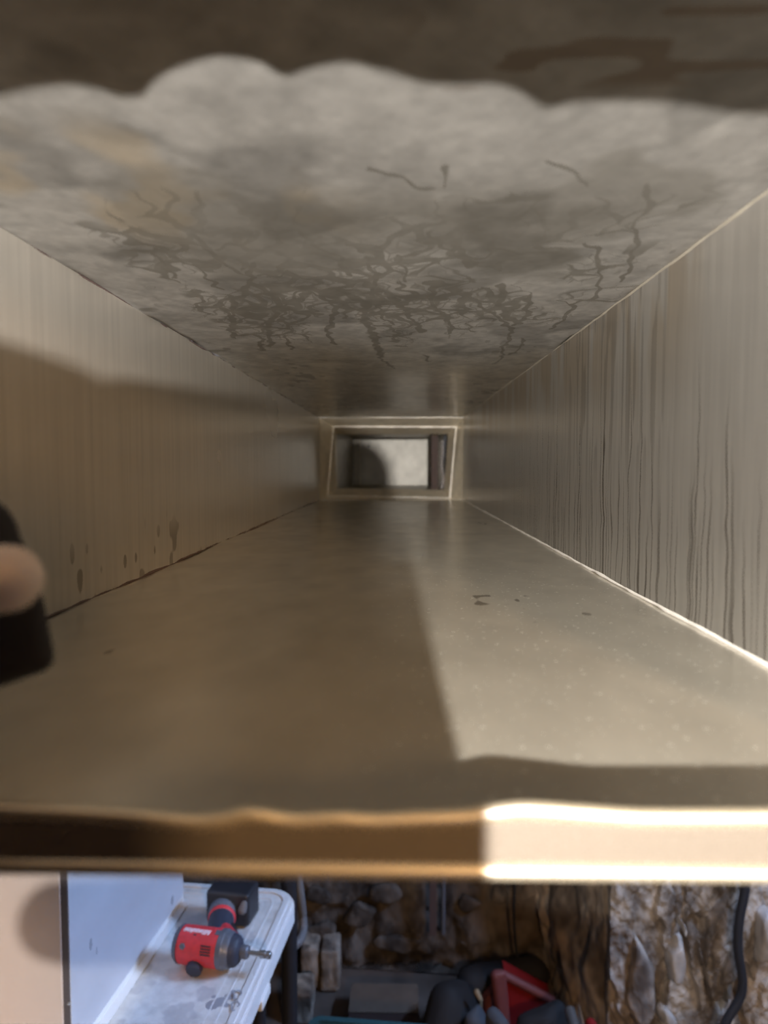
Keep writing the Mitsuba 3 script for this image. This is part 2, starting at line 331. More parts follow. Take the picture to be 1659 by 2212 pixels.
# ------------------------------------------------------------------ the basement room
def wall_disp(seed, amp, sx=5.0, sz=4.0):
    def f(p):
        q = np.stack([p[..., 0] * sx + p[..., 1] * sx, p[..., 2] * 0 + seed, p[..., 2] * sz], -1)
        a = meshkit.fbm(q, 4, seed); b = np.abs(2 * meshkit.fbm(q * 2.1 + 7, 3, seed + 3) - 1)
        return amp * (a - 0.5) + amp * 0.6 * (b - 0.3)
    return f
YW = at(860, 2095, 2, 0.0)[1]
def pier_disp(p):
    x, z = p[..., 0], p[..., 2]
    w = 0.10 * (meshkit.fbm(np.stack([x * 7, z * 5, 0 * x], -1), 3, 21) - 0.5)
    q = np.stack([(x + w) * 13, 0 * x + 3, z * 2.6], -1)
    step = np.floor(5 * meshkit.fbm(q, 3, 31)) / 5                       # broken ledges
    crack = np.clip(1 - np.abs(2 * meshkit.fbm(np.stack([(x + w) * 10, 0 * x + 9, z * 2.0], -1), 2, 41) - 1) / 0.07, 0, 1)
    fine = meshkit.fbm(np.stack([x * 60, 0 * x, z * 36], -1), 4, 51)
    return 0.085 * (step - 0.4) + 0.03 * (meshkit.fbm(q * 0.8, 3, 61) - 0.5) - 0.035 * crack + 0.018 * (fine - 0.5)
YP = 1.96
XQ = at(1160, 2000, 1, YW - 0.03)[0]                        # the pier's slanting side runs from here ...
XP = at(1315, 2000, 1, YP)[0]                               # ... to its front corner
obj('floor', grid_slab((-1.6, -1.2, 0), (3.6, 0, 0), (0, 4.2, 0), 70, 80, 0.05, lambda p: 0.03 * (meshkit.fbm(p * 6, 3, 2) - 0.6)), 'ground', smooth=True, kind='structure', label='dark dirty basement floor below the duct', cat='floor')
DT = 0.06                                                # the wall leaves a hole for the duct
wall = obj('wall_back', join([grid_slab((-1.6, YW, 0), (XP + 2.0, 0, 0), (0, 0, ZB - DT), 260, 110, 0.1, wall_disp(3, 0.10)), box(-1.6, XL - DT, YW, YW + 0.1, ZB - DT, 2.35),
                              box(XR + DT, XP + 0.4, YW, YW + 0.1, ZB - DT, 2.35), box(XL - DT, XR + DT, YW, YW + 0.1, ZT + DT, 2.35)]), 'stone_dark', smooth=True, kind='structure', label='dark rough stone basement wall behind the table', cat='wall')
pier = obj('wall_right', join([grid_slab((XP, YP, 0), (2.0 - XP, 0, 0), (0, 0, 0.9), 560, 300, 0.1, pier_disp), box(XP, 2.0, YP, YP + 0.1, 0.9, 2.35),
                               grid_slab((XQ, YW + 0.02, 0), (XP - XQ, YP - YW - 0.02, 0), (0, 0, 2.35), 140, 300, 0.1, wall_disp(14, 0.09, 8.0, 2.2))]), 'stone', smooth=True, kind='structure', label='grey rubble wall jutting forward at lower right', cat='wall')
obj('ceiling', box(-1.6, 2.0, -1.2, YW + 0.1, 2.35, 2.40), 'plaster', kind='structure', smooth=False)

def rock(c, w, h, d, seed, edge=0.014):
    """a broken slab: the hull of a few points, its faces roughened"""
    r = np.random.default_rng(seed); a = np.sort(r.uniform(0, 2 * math.pi, 9)); k_ = r.uniform(0.75, 1.05, 9)
    front = np.stack([w * 0.82 * k_ * np.cos(a), -d * r.uniform(0.6, 1.0, 9), h * 0.82 * k_ * np.sin(a)], 1)
    back = np.stack([w * k_ * np.cos(a), 0.3 * d + 0 * a, h * k_ * np.sin(a)], 1)
    m = m3.Manifold.hull_points(np.vstack([front, back])); m = man(m.refine_to_length(edge)); m.merge_vertices()
    trimesh.smoothing.filter_taubin(m, iterations=3)
    v = m.vertices; m.vertices = v + 0.35 * d * (np.stack([meshkit.fbm(v * (22, 22, 12) + seed * 5 + q, 4, seed + q) for q in (0, 1, 2)], 1) - 0.5) + np.asarray(c); return m
k = 0
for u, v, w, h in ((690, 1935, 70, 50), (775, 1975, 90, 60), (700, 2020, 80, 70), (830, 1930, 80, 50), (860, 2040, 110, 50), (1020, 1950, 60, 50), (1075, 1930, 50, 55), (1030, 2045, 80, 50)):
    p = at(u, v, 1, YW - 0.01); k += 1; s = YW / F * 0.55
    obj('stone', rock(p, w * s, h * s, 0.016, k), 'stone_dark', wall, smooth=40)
for u, v, w, h, d, m_ in ((1375, 2110, 90, 230, 0.03, 0), (1455, 2065, 40, 110, 0.045, 1), (1568, 2080, 34, 170, 0.03, 0), (1645, 2020, 44, 150, 0.045, 1), (1469, 1990, 9, 26, 0.05, 1), (1445, 2180, 56, 54, 0.04, 1)):
    p = at(u, v, 1, YP - 0.010); k += 1; s = YP / F * 0.55
    obj('stone', rock(p, w * s, h * s, d, k), 'stone_pale' if m_ else 'stone', pier, smooth=40)

# ------------------------------------------------------------------ the sheet-metal duct
duct = thing('sheet_metal_duct', 'long rectangular galvanised steel duct seen from inside its open mouth', 'duct')
def wav(seed, amp, s=5.0):
    return lambda p: amp * (meshkit.fbm(p * s, 3, seed) - 0.5)
TH = 0.0012
obj('top_panel', grid_slab((XL, Y1, ZT), (XR - XL, 0, 0), (0, Y0 - Y1, 0), 60, 220, TH, wav(1, 0.004)), 'steel_ceiling', duct, smooth=True, label='stained top panel with dark wet branching marks')
obj('bottom_panel', grid_slab((XL, Y0, ZB), (XR - XL, 0, 0), (0, Y1 - Y0, 0), 60, 220, TH, wav(2, 0.004)), 'steel_floor', duct, smooth=True, label='smooth bottom panel with dust specks')
obj('side_panel', grid_slab((XL, Y1, ZB), (0, Y0 - Y1, 0), (0, 0, ZT - ZB), 220, 50, TH, wav(3, 0.004)), 'steel_left', duct, smooth=True, label='left side panel, smooth brushed steel')
obj('side_panel', grid_slab((XR, Y0, ZB), (0, Y1 - Y0, 0), (0, 0, ZT - ZB), 220, 50, TH, wav(4, 0.004)), 'steel_right', duct, smooth=True, label='right side panel streaked with dark vertical drips')
def seam(x, z, r, seed):
    ys = np.linspace(Y0 + 0.002, Y1, 240); q = np.stack([ys * 60, ys * 0 + seed, ys * 0], 1)
    pts = np.stack([x + 0 * ys, ys, z + 0 * ys], 1) + 0.0008 * (np.stack([meshkit.noise(q, seed), 0 * ys, meshkit.noise(q, seed + 1)], 1) - 0.5)
    return tube(pts, r * (0.75 + 0.5 * meshkit.noise(q * 0.7, seed + 2)), 8)
obj('corner_seam', seam(XR - 0.0005, ZT - 0.0005, 0.0012, 1), 'steel_plain', duct, smooth=True)
obj('corner_seam', seam(XR - 0.0005, ZB + 0.0005, 0.0015, 4), 'steel_edge', duct, smooth=True)
obj('corner_seam', seam(XL + 0.0003, ZT - 0.0003, 0.0009, 7), 'iron_rust', duct, smooth=True)
obj('corner_seam', seam(XL + 0.0004, ZB + 0.0004, 0.0014, 9), 'iron_rust', duct, smooth=True)

def strip_mesh(xs, z0, z1, y=Y0, t=0.0007):
    """an upright strip along x from z0 to z1, t thick to each side"""
    rings = np.stack([np.stack([xs, xs * 0 + y + dy, z], 1) for dy, z in ((-t, z0), (t, z0), (t, z1), (-t, z1))], 1)
    n = len(xs); v = rings.reshape(-1, 3); f = [[0, 1, 2], [0, 2, 3], [4 * n - 4, 4 * n - 2, 4 * n - 3], [4 * n - 4, 4 * n - 1, 4 * n - 2]]
    for i in range(n - 1):
        for j in range(4):
            a, b, c, d = i * 4 + j, i * 4 + (j + 1) % 4, (i + 1) * 4 + (j + 1) % 4, (i + 1) * 4 + j
            f += [[a, b, c], [a, c, d]]
    m = trimesh.Trimesh(v, np.array(f), process=False); m.fix_normals(); return m
from scipy.interpolate import PchipInterpolator
def edge_curve(pts): x, z = zip(*sorted(pts)); return PchipInterpolator(x, z, extrapolate=False), z[0], z[-1]
def ev(c, xs):
    g, a, b = c; o = g(xs); return np.where(np.isnan(o), np.where(xs < xs.mean(), a, b), o)
xs = np.linspace(XL, XR, 200)
bot_edge = []
for u, v in ((-60, 1738), (0, 1742), (150, 1748), (300, 1757), (430, 1768), (490, 1762), (540, 1752), (640, 1764), (740, 1760), (800, 1764), (900, 1760), (1000, 1756), (1060, 1748), (1130, 1741), (1250, 1748), (1400, 1757), (1659, 1757), (1720, 1757)):
    p = at(u, v + 8, 1, Y0); bot_edge.append((p[0], p[2]))
zb_ = ev(edge_curve(bot_edge), xs)
obj('lip', strip_mesh(xs, xs * 0 + ZB - 0.0010, zb_), 'steel_rim', duct, smooth=False, label='upturned lip along the near bottom of the mouth')
obj('rolled_edge', tube(np.stack([xs, xs * 0 + Y0, zb_], 1), 0.0018, 16), 'steel_bead', duct, smooth=True, label='wavy rolled edge along the top of the lip')
obj('rolled_edge', tube(np.stack([xs, xs * 0 + Y0, xs * 0 + ZB - 0.0010], 1), 0.0019, 16), 'steel_bead', duct, smooth=True, label='straight rolled fold along the foot of the lip')
top_edge = []
for u, v in ((-120, 190), (0, 207), (70, 196), (150, 190), (220, 200), (265, 216), (300, 216), (340, 185), (400, 158), (480, 140), (560, 152), (620, 181), (660, 168), (740, 153), (830, 168), (930, 194), (990, 195), (1050, 194), (1120, 212), (1180, 243), (1230, 232), (1330, 226), (1450, 228), (1600, 250), (1659, 252), (1800, 240)):
    c = at(u, v, 2, ZT); t = (Y0 - HEAD_LAMP[1]) / (c[1] - HEAD_LAMP[1]); q = HEAD_LAMP + (c - HEAD_LAMP) * t
    top_edge.append((q[0], q[2]))
obj('lip', strip_mesh(xs, xs * 0 + ZT, ev(edge_curve(top_edge), xs)), 'steel_rim', duct, smooth=False, label='scalloped lip turned down at the top of the mouth')
for x, s in ((XL, 1), (XR, -1)):
    obj('lip', box(min(x, x + s * 0.011), max(x, x + s * 0.011), Y0 - 0.0006, Y0 + 0.0006, ZB, ZT), 'steel_rim', duct, smooth=False)
for y in (0.6, 1.5):
    for x in (XL - 0.004, XR + 0.004):
        obj('hanger_strap', box(x - 0.0015, x + 0.0015, y - 0.015, y + 0.015, ZT - 0.05, 2.352), 'steel_plain', duct, smooth=False)

# the joint at the far end: a sloping collar with bright cut edges, then the next section and its end plate
ring = thing('duct_collar', 'bright-edged rectangular collar at the far end of the long duct', 'duct collar')
yc = 1.96
F0 = np.array([at(u, v, 1, yc) for u, v in ((707, 1073), (972, 1077), (986, 922), (720, 921))])
yb = 2.03
B0 = np.array([at(u, v, 1, yb) for u, v in ((727, 1055), (960, 1059), (968, 937), (727, 938))])
OUT = np.array([(XL, Y1 + 0.002, ZB), (XR, Y1 + 0.002, ZB), (XR, Y1 + 0.002, ZT), (XL, Y1 + 0.002, ZT)])
def strip(a, b, c, d, t=0.0010):
    n = np.cross(b - a, d - a); n = n / np.linalg.norm(n) * t
    return trimesh.convex.convex_hull(np.vstack([[a, b, c, d], np.array([a, b, c, d]) + n]))
for i in range(4):
    j = (i + 1) % 4
    obj('sloping_flange', strip(OUT[i], OUT[j], F0[j], F0[i]), 'steel_gold', ring, smooth=False)
for i in range(4):
    j = (i + 1) % 4
    obj('throat_plate', strip(F0[i], F0[j], B0[j], B0[i]), 'steel_gold', ring, smooth=False)
for i in range(4):
    j = (i + 1) % 4
    a, b = F0[i] - [0, 0.002, 0], F0[j] - [0, 0.002, 0]
    pts = a + (b - a) * np.linspace(0, 1, 30)[:, None]
    pts[1:-1] += 0.0012 * (RNG.random((28, 3)) - 0.5)
    obj('cut_edge', tube(pts, 0.0034, 8), 'steel_edge', ring, smooth=True, label='bright cut edge of the collar')
# torn strip hanging at the right of the throat
obj('torn_strip', prism(sg.Polygon([(0, 0), (0.005, 0.03), (-0.001, 0.06), (0.003, 0.095), (0.002, 0.128), (0.008, 0.128), (0.008, 0.095), (0.005, 0.06), (0.011, 0.03), (0.007, 0)]), 0.001, frame4(B0[1] + [-0.010, 0.004, 0.004], (1, 0, 0), (0, 0, 1), (0, -1, 0))), 'dark_strip', ring, smooth=False)
for a_ in ((XL - 0.002, XL, ZB, ZT), (XR, XR + 0.002, ZB, ZT), (XL - 0.002, XR + 0.002, ZT, ZT + 0.002), (XL - 0.002, XR + 0.002, ZB - 0.002, ZB)):
    obj('sleeve', box(a_[0], a_[1], Y1 + 0.006, yb + 0.001, a_[2], a_[3]), 'steel_plain', ring, smooth=False)
sec = thing('duct_section', 'next duct section closed by a pale steel end plate, seen through the collar', 'duct')
e = 0.002
obj('side_panel', box(XL - e, XL, yb + 0.002, Y2, ZB, ZT), 'steel_plain', sec, smooth=False)
obj('side_panel', box(XR, XR + e, yb + 0.002, Y2, ZB, ZT), 'steel_plain', sec, smooth=False)
obj('top_panel', box(XL - e, XR + e, yb + 0.002, Y2, ZT, ZT + e), 'steel_plain', sec, smooth=False)
obj('bottom_panel', box(XL - e, XR + e, yb + 0.002, Y2, ZB - e, ZB), 'steel_plain', sec, smooth=False)
obj('end_plate', box(XL - e, XR + e, Y2, Y2 + 0.002, ZB - e, ZT + e), 'steel_end', sec, smooth=False, label='flat end plate with a small dark hole')
for u in (769, 777, 934, 944):
    p = at(u, 1000, 1, Y2 - 0.02); obj('rib', box(p[0] - 0.004, p[0] + 0.004, Y2 - 0.03, Y2 - 0.001, ZB, ZT, 0.002), 'steel_plain', sec)
p = at(796, 965, 1, Y2 - 0.001); obj('dark_hole', lathe([(0, 0), (0, 0.005), (0.002, 0.004), (0.002, 0)], frame4(p, (0, -1, 0), (1, 0, 0), (0, 0, 1)), 16), 'dark_strip', sec)

# ------------------------------------------------------------------ phone and head lamp of the photographer (behind the lens)
phone = thing('phone', 'black phone held at the mouth of the duct', 'phone')
outline = sg.Polygon([(-0.056, -0.112), (0.0215, -0.112), (0.0215, 0.024), (0.0205, 0.0285), (0.0180, 0.0325), (0.0140, 0.0358), (0.0050, 0.0395), (-0.008, 0.0423), (-0.020, 0.0435), (-0.056, 0.0405)]).buffer(-0.008).buffer(0.008, 16)
PM = frame4(EYE + [0, -0.003, 0], (1, 0, 0), (0, 0, 1), (0, -1, 0))
obj('body', prism(outline, 0.0074, PM), 'black_plastic', phone, smooth=40)
obj('screen', prism(outline.buffer(-0.003), 0.0006, frame4(EYE + [0, -0.0104, 0], (1, 0, 0), (0, 0, 1), (0, -1, 0))), 'grey_plastic', phone, smooth=40)
obj('lens_ring', prism(sg.Point(0, 0).buffer(0.006, 16).difference(sg.Point(0, 0).buffer(0.0045, 16)), 0.0015, frame4(EYE + [0, -0.0015, 0], (1, 0, 0), (0, 0, 1), (0, -1, 0))), 'dark_steel', phone, smooth=40)

lamp = thing('head_lamp', 'small head lamp behind the phone shining into the duct', 'lamp')
LM = frame4(HEAD_LAMP + [0, -0.001, 0], (0, 1, 0), (-1, 0, 0), (0, 0, 1))
obj('housing', lathe([(-0.03, 0), (-0.03, 0.018), (-0.012, 0.020), (0.0, 0.019), (0.0, 0.0045), (-0.004, 0.0045), (-0.004, 0)], LM), 'lamp_black', lamp)
scene['head_lamp__led'] = {**mikit.ply(lathe([(0, 0), (0, HEAD_R)], LM, 24), 'lamp_black'), 'emitter': {'type': 'area', 'radiance': {'type': 'rgb', 'value': HEAD_RAD.tolist()}}}
# the LED must look along +y
_m = trimesh.Trimesh(np.array([[0, 0, 0.0]] + [[HEAD_R * math.cos(a), 0, HEAD_R * math.sin(a)] for a in np.arange(24) * math.pi / 12]) + HEAD_LAMP, np.array([[0, 1 + (i + 1) % 24, 1 + i] for i in range(24)]), process=False)
assert _m.face_normals[0][1] > 0
scene['head_lamp__led'] = {**mikit.ply(_m, 'lamp_black'), 'emitter': {'type': 'area', 'radiance': {'type': 'rgb', 'value': HEAD_RAD.tolist()}}}

tl = thing('tube_lamp', 'cool white tube lamp hanging to the right of the duct', 'lamp')
TC = np.array([1.30, 1.25, 1.92])
obj('reflector', box(TC[0] - 0.06, TC[0] + 0.06, TC[1] - 0.33, TC[1] + 0.33, TC[2] + 0.03, TC[2] + 0.06, 0.008), 'plaster', tl)
for s in (-1, 1): obj('chain', tube([TC + [0, s * 0.3, 0.055], TC + [0, s * 0.3, 0.40]], 0.002, 6), 'dark_steel', tl)
scene[tl + '__tube'] = {**mikit.ply(tube([TC - [0, 0.31, 0], TC + [0, 0.31, 0]], 0.016, 12), 'plaster', smooth=40), 'emitter': {'type': 'area', 'radiance': {'type': 'rgb', 'value': TUBE_RAD.tolist()}}}
bl = thing('pendant_bulb', 'warm bare bulb hanging behind the photographer', 'lamp')
BC = np.array([0.50, -1.15, ZC + 0.21])
obj('socket', lathe([(0.028, 0), (0.028, 0.014), (0.07, 0.016), (0.075, 0.006), (0.08, 0)], frame4(BC + [0, 0, 0.07], (0, 0, 1), (1, 0, 0), (0, 1, 0)), 20), 'black_plastic', bl)
obj('cord', tube([BC + [0, 0, 0.145], BC + [0, 0, 2.352 - BC[2]]], 0.003, 8), 'black_plastic', bl)
scene[bl + '__bulb'] = {**mikit.ply(hull([(*BC, 0.085), (*(BC + [0, 0, 0.09]), 0.014)], 24), 'plaster', smooth=True), 'emitter': {'type': 'area', 'radiance': {'type': 'rgb', 'value': BULB_RAD.tolist()}}}

# ------------------------------------------------------------------ the hand reaching into the mouth at the left, fingertip bare
hand = thing('person', 'hand reaching in at the left edge, pale fingertip showing against black glove', 'person')
yh = 0.170; px = yh / F
def hp(u, v, r, dy=0.0): q = at(u, v, 1, yh + dy); return (q[0], q[1], q[2], r * px)
index = [hp(18, 1250, 74), hp(-160, 1262, 82), hp(-330, 1285, 90)]
parts = chain(index) + chain([hp(-330, 1285, 90), hp(-560, 1340, 130, -0.02)])
parts += chain([hp(-300, 1120, 80, 0.020), hp(-560, 1300, 120, -0.01)]) + chain([hp(-300, 1400, 78, 0.020), hp(-560, 1370, 110, -0.01)])
parts += chain([hp(-420, 1480, 70, 0.02), hp(-560, 1400, 110, -0.01)]) + chain([hp(-420, 1150, 80, -0.02), hp(-620, 1330, 110, -0.03)])
obj('hand', body(parts, 0.003, 10), 'skin', hand, smooth=True)
gl = chain([hp(-75, 1170, 128, 0.026), hp(-260, 1120, 120, 0.022), hp(-560, 1310, 150, -0.005)])
gl += [mhull([hp(-60, 1190, 118, 0.028), hp(55, 1300, 42, 0.024), hp(78, 1418, 42, 0.024), hp(-70, 1430, 88, 0.026), hp(-260, 1430, 110, 0.024)])]
gl += chain([hp(-260, 1430, 110, 0.024), hp(-560, 1390, 150, -0.005), (-0.132, 0.085, ZC - 0.043, 0.032)])
gl += chain([(-0.134, 0.085, ZC - 0.043, 0.032), (-0.109, -0.030, ZC - 0.004, 0.040), (-0.150, -0.20, ZC - 0.06, 0.050)])
gl += chain([(-0.109, -0.030, ZC - 0.004, 0.040), (-0.0575, -0.047, ZC + 0.0096, 0.0325)]) + chain([(-0.0575, -0.047, ZC + 0.0096, 0.0325), (-0.082, -0.055, ZC - 0.040, 0.030), (-0.150, -0.20, ZC - 0.06, 0.050)])
obj('glove', body(gl, 0.004, 8), 'glove_black', hand, smooth=True, label='black glove and sleeve behind the fingertip')

# the other hand holds the phone from below
h2 = thing('person', 'hand holding the black phone from below', 'person')
def hq(x, y, z, r): return (x, y, ZC + z, r)
pp = [mhull([hq(-0.034, -0.022, -0.132, 0.019), hq(0.088, -0.026, -0.136, 0.017), hq(0.070, -0.055, -0.170, 0.022), hq(-0.015, -0.055, -0.165, 0.022)]), mhull([hq(-0.030, -0.022, -0.132, 0.019), hq(-0.046, -0.026, -0.148, 0.017), hq(-0.02, -0.055, -0.170, 0.022), hq(0.01, -0.05, -0.16, 0.022)])]
pp += chain([hq(-0.030, -0.020, -0.126, 0.0125), hq(-0.060, -0.014, -0.1175, 0.0122), hq(-0.084, -0.010, -0.1155, 0.0118)])
for x in (-0.022, -0.002, 0.017): pp += chain([hq(x, -0.02, -0.130, 0.011), hq(x, 0.004, -0.118, 0.0085), hq(x, 0.0065, -0.098, 0.0075)])
pp += chain([hq(0.045, -0.030, -0.125, 0.013), hq(0.036, -0.022, -0.098, 0.011), hq(0.014, -0.022, -0.075, 0.0095)])
pp += chain([hq(0.02, -0.05, -0.155, 0.026), hq(0.07, -0.13, -0.24, 0.028), hq(0.14, -0.24, -0.36, 0.036)])
obj('hand', body(pp, 0.003, 8), 'skin', h2, smooth=True)

# ------------------------------------------------------------------ folding table with metal box and impact driver
ZTab = 0.74
def tb(u, v, dz=0.0): return at(u, v, 2, ZTab + dz)
table = thing('folding_table', 'pale grey plastic folding table below the duct at lower left', 'table')
TA = math.radians(6.3); TO = tb(590, 1985)
tex_, tey_ = np.array([math.cos(TA), -math.sin(TA), 0]), np.array([math.sin(TA), math.cos(TA), 0])
TF = frame4(np.array([TO[0], TO[1], 0]), tex_, tey_, (0, 0, 1))           # local x to the table's right edge, y to its far end
def loc(u, v, dz=0.0): q = tb(u, v, dz) - TO; return q @ tex_, q @ tey_
def locray(u, v, ax, val):
    d = fwd + right * (u - W / 2) / F - upv * (v - H / 2) / F; o = EYE - TO
    o, d = np.array([o @ tex_, o @ tey_, EYE[2]]), np.array([d @ tex_, d @ tey_, d[2]]); return o + d * (val - o[ax]) / d[ax]
def tobj(name, mesh, key, parent, **k): mesh.apply_transform(TF); return obj(name, mesh, key, parent, **k)
def lift(z): return frame4((0, 0, z), (1, 0, 0), (0, 1, 0), (0, 0, 1))
xr2 = 0.5 * (loc(500, 2212)[0] + loc(590, 1985)[0]) + 0.020; yf = loc(540, 1917)[1] + 0.010
yfw = TO[1] + yf
top = sg.box(xr2 - 0.76, -0.85, xr2, yf).buffer(-0.055).buffer(0.055, 16)
core = man(m3.CrossSection([np.array(top.buffer(-0.024).exterior.coords)[:-1]], m3.FillRule.EvenOdd).extrude(0.034)); core.apply_translation((0, 0, ZTab - 0.036))
tobj('tabletop', core, 'table_plastic', table, smooth=30)
ring2 = lambda a, b: top.buffer(-a).difference(top.buffer(-b))
rm = join([prism(ring2(0.0, 0.026), 0.030, lift(ZTab - 0.040)), prism(ring2(0.004, 0.026), 0.007, lift(ZTab - 0.010)), prism(ring2(0.012, 0.022), 0.0035, lift(ZTab - 0.003)), prism(ring2(0.040, 0.043), 0.0016, lift(ZTab - 0.0025)), prism(ring2(0.058, 0.060), 0.0012, lift(ZTab - 0.0025))])
tobj('edge_band', rm, 'table_rim', table, smooth=30, label='moulded pale edge band')
for x, y in ((xr2 - 0.06, yf - 0.09), (xr2 - 0.68, yf - 0.09), (xr2 - 0.06, -0.72), (xr2 - 0.68, -0.72)):
    tobj('leg', tube([(x, y, 0.0), (x, y, ZTab - 0.035)], 0.013, 12), 'black_plastic', table)
br = loc(572, 2092); tobj('corner_clip', box(xr2 - 0.03, xr2 + 0.004, br[1] - 0.03, br[1] + 0.02, ZTab - 0.056, ZTab - 0.036, 0.004), 'table_rim', table)
st = loc(476, 2162)
blob = sg.Point(0, 0).buffer(0.011).union(sg.Point(0.010, 0.014).buffer(0.008)).union(sg.Point(-0.010, -0.008).buffer(0.011)).union(sg.Point(0.012, 0.026).buffer(0.004)).union(sg.Point(-0.014, 0.010).buffer(0.004)).union(sg.Point(0.012, -0.006).buffer(0.005))
tobj('stain', prism(blob, 0.0004, lift(ZTab - 0.0021) @ frame4((st[0], st[1], 0), (1, 0, 0), (0, 1, 0), (0, 0, 1))), 'stain_grey', table, smooth=False, label='dark smudge near the edge')
for u, v in ((512, 2150), (507, 2174)):
    q = loc(u, v); ring_ = sg.LineString([(0.005 * math.cos(a) * (1 + 0.4 * math.sin(3 * a)), 0.010 * math.sin(a)) for a in np.linspace(0, 5.2, 20)]).buffer(0.0014)
    tobj('stain', prism(ring_, 0.0006, frame4((q[0], q[1], ZTab + 0.0004), (1, 0, 0), (0, 1, 0), (0, 0, 1))), 'stain_grey', table, smooth=False)

mb = thing('metal_box', 'tall pale blue-grey metal box standing on the folding table at lower left', 'metal box')
XB = 0.5 * (loc(398, 1946)[0] + loc(210, 2212)[0]); YBF = loc(398, 1946)[1]
YBN = float(locray(150, 2060, 0, XB)[1]); ZBX = ZTab + 0.42
tobj('body', box(XB - 0.42, XB - 0.0015, YBN + 0.012, YBF - 0.0005, ZTab, ZBX, 0.003), 'box_side', mb)
tobj('side_panel', box(XB - 0.0015, XB, YBN + 0.001, YBF, ZTab + 0.001, ZBX), 'box_side', mb, smooth=False, label='blue-grey side panel')
tobj('front_panel', box(XB - 0.42, XB - 0.010, YBN - 0.004, YBN + 0.008, ZTab, ZBX, 0.002), 'box_front', mb, label='pinkish beige front panel')
tobj('edge_strip', box(XB - 0.010, XB - 0.001, YBN - 0.001, YBN + 0.004, ZTab, ZBX), 'dark_strip', mb, smooth=False, label='dark strip along the near corner')
sp = locray(148, 2168, 1, YBN - 0.002)
tobj('screw', hull([(sp[0], YBN - 0.001, sp[2], 0.0024), (sp[0], YBN - 0.002, sp[2], 0.0020)], 12), 'chrome', mb)
tobj('bottom_flange', prism(sg.Polygon([(0, 0), (0.014, 0.0), (0.014, 0.0016), (0.002, 0.004), (0, 0.012)]), YBF - YBN - 0.004, frame4((XB, YBF - 0.002, ZTab), (1, 0, 0), (0, 0, 1), (0, -1, 0))), 'table_rim', mb, smooth=False, label='pale flange along the foot of the side panel')
for u, v, w, h in ((196, 2040, 0.004, 0.009), (209, 2054, 0.0012, 0.006), (372, 1945, 0.006, 0.009)):
    q = locray(u, v, 0, XB); e_ = sg.Point(0, 0).buffer(1, 8)
    tobj('dent', prism(e_, 0.0004, frame4((XB - 0.0001, q[1], q[2]), (0, w, 0), (0, 0, h), (1, 0, 0))), 'stain_grey', mb, smooth=False)

drv = thing('impact_driver', 'red and black cordless impact driver lying on the folding table', 'impact driver')
hz = 0.034
A = tb(386, 2037, hz); B = tb(527, 2056, hz)
ex = B - A; L = np.linalg.norm(ex); ex /= L; ez = np.array([0, 0, 1.0]); ey = np.cross(ez, ex)
DM = frame4(A, ex, ey, ez); S = L / 0.118
def dl(x, y, z): return (A + ex * x * S + ey * y * S + ez * z * S)
def dprof(pr): return [(a * S, r * S) for a, r in pr]
R = 0.0305
obj('motor_housing', lathe(dprof([(0.006, 0), (0.006, R - 0.003), (0.009, R - 0.0005), (0.03, R), (0.072, R), (0.078, R - 0.0005), (0.080, R - 0.002), (0.080, 0)]), DM, 48), 'red_plastic', drv, smooth=35, label='red motor housing')
obj('rear_cap', lathe(dprof([(-0.004, 0), (-0.004, R - 0.012), (-0.001, R - 0.005), (0.004, R - 0.0005), (0.0075, R + 0.0002), (0.0075, 0)]), DM, 48), 'grey_plastic', drv, smooth=35)
obj('gear_case', lathe(dprof([(0.078, 0), (0.078, R + 0.0006), (0.086, R + 0.001), (0.089, R - 0.001), (0.094, R - 0.0015), (0.098, R - 0.004), (0.098, 0)]), DM, 48), 'dark_steel', drv, smooth=35, label='grey metal nose ring')
obj('rubber_boot', lathe(dprof([(0.097, 0), (0.097, R - 0.004), (0.105, R - 0.006), (0.110, R - 0.010), (0.113, R - 0.016), (0.113, 0)]), DM, 40), 'black_rubber', drv, smooth=35)
obj('collet', lathe(dprof([(0.112, 0), (0.112, 0.010), (0.116, 0.011), (0.124, 0.011), (0.126, 0.009), (0.126, 0)]), DM, 28), 'dark_steel', drv, smooth=35)
obj('bit', lathe(dprof([(0.125, 0), (0.125, 0.0036), (0.146, 0.0036), (0.147, 0.0062), (0.156, 0.0062), (0.157, 0.0050), (0.159, 0.0064), (0.164, 0.0064), (0.1655, 0.005), (0.1655, 0)]), DM, 20), 'tool_steel', drv, smooth=30, label='steel nut driver bit')
# handle: from under the housing away from the viewer, lying on the table, with grip, trigger and battery
hx = 0.062
RK = 0.27                                               # rake of the handle
hp_ = [(hx, 0.016, -0.004, 0.022), (hx + 0.000, 0.040, -0.004, 0.0215), (hx - 0.002, 0.075, -0.006, 0.0225), (hx - 0.004, 0.108, -0.008, 0.0235)]
hd = (ey - RK * ex) / math.hypot(1, RK); hs = np.cross(hd, ez)
def dsp(q): return (*dl(q[0] - RK * (q[1] - 0.016), q[1], q[2]), q[3] * S)
hm = body(chain([dsp(q) for q in hp_], 28), 0.004, 6)
obj('grip', hm, 'black_rubber', drv, smooth=True)
obj('neck', hull([dsp((hx + 0.012, 0.026, 0.004, 0.0165)), dsp((hx + 0.026, 0.024, 0.000, 0.012)), dsp((hx + 0.012, 0.040, 0.006, 0.012)), dsp((hx + 0.03, 0.012, 0.004, 0.016))], 20), 'red_plastic', drv, smooth=40)
obj('trigger', hull([dsp((hx + 0.022, 0.048, -0.002, 0.007)), dsp((hx + 0.018, 0.070, -0.004, 0.007)), dsp((hx + 0.030, 0.046, -0.002, 0.005))], 16), 'black_plastic', drv, smooth=40)
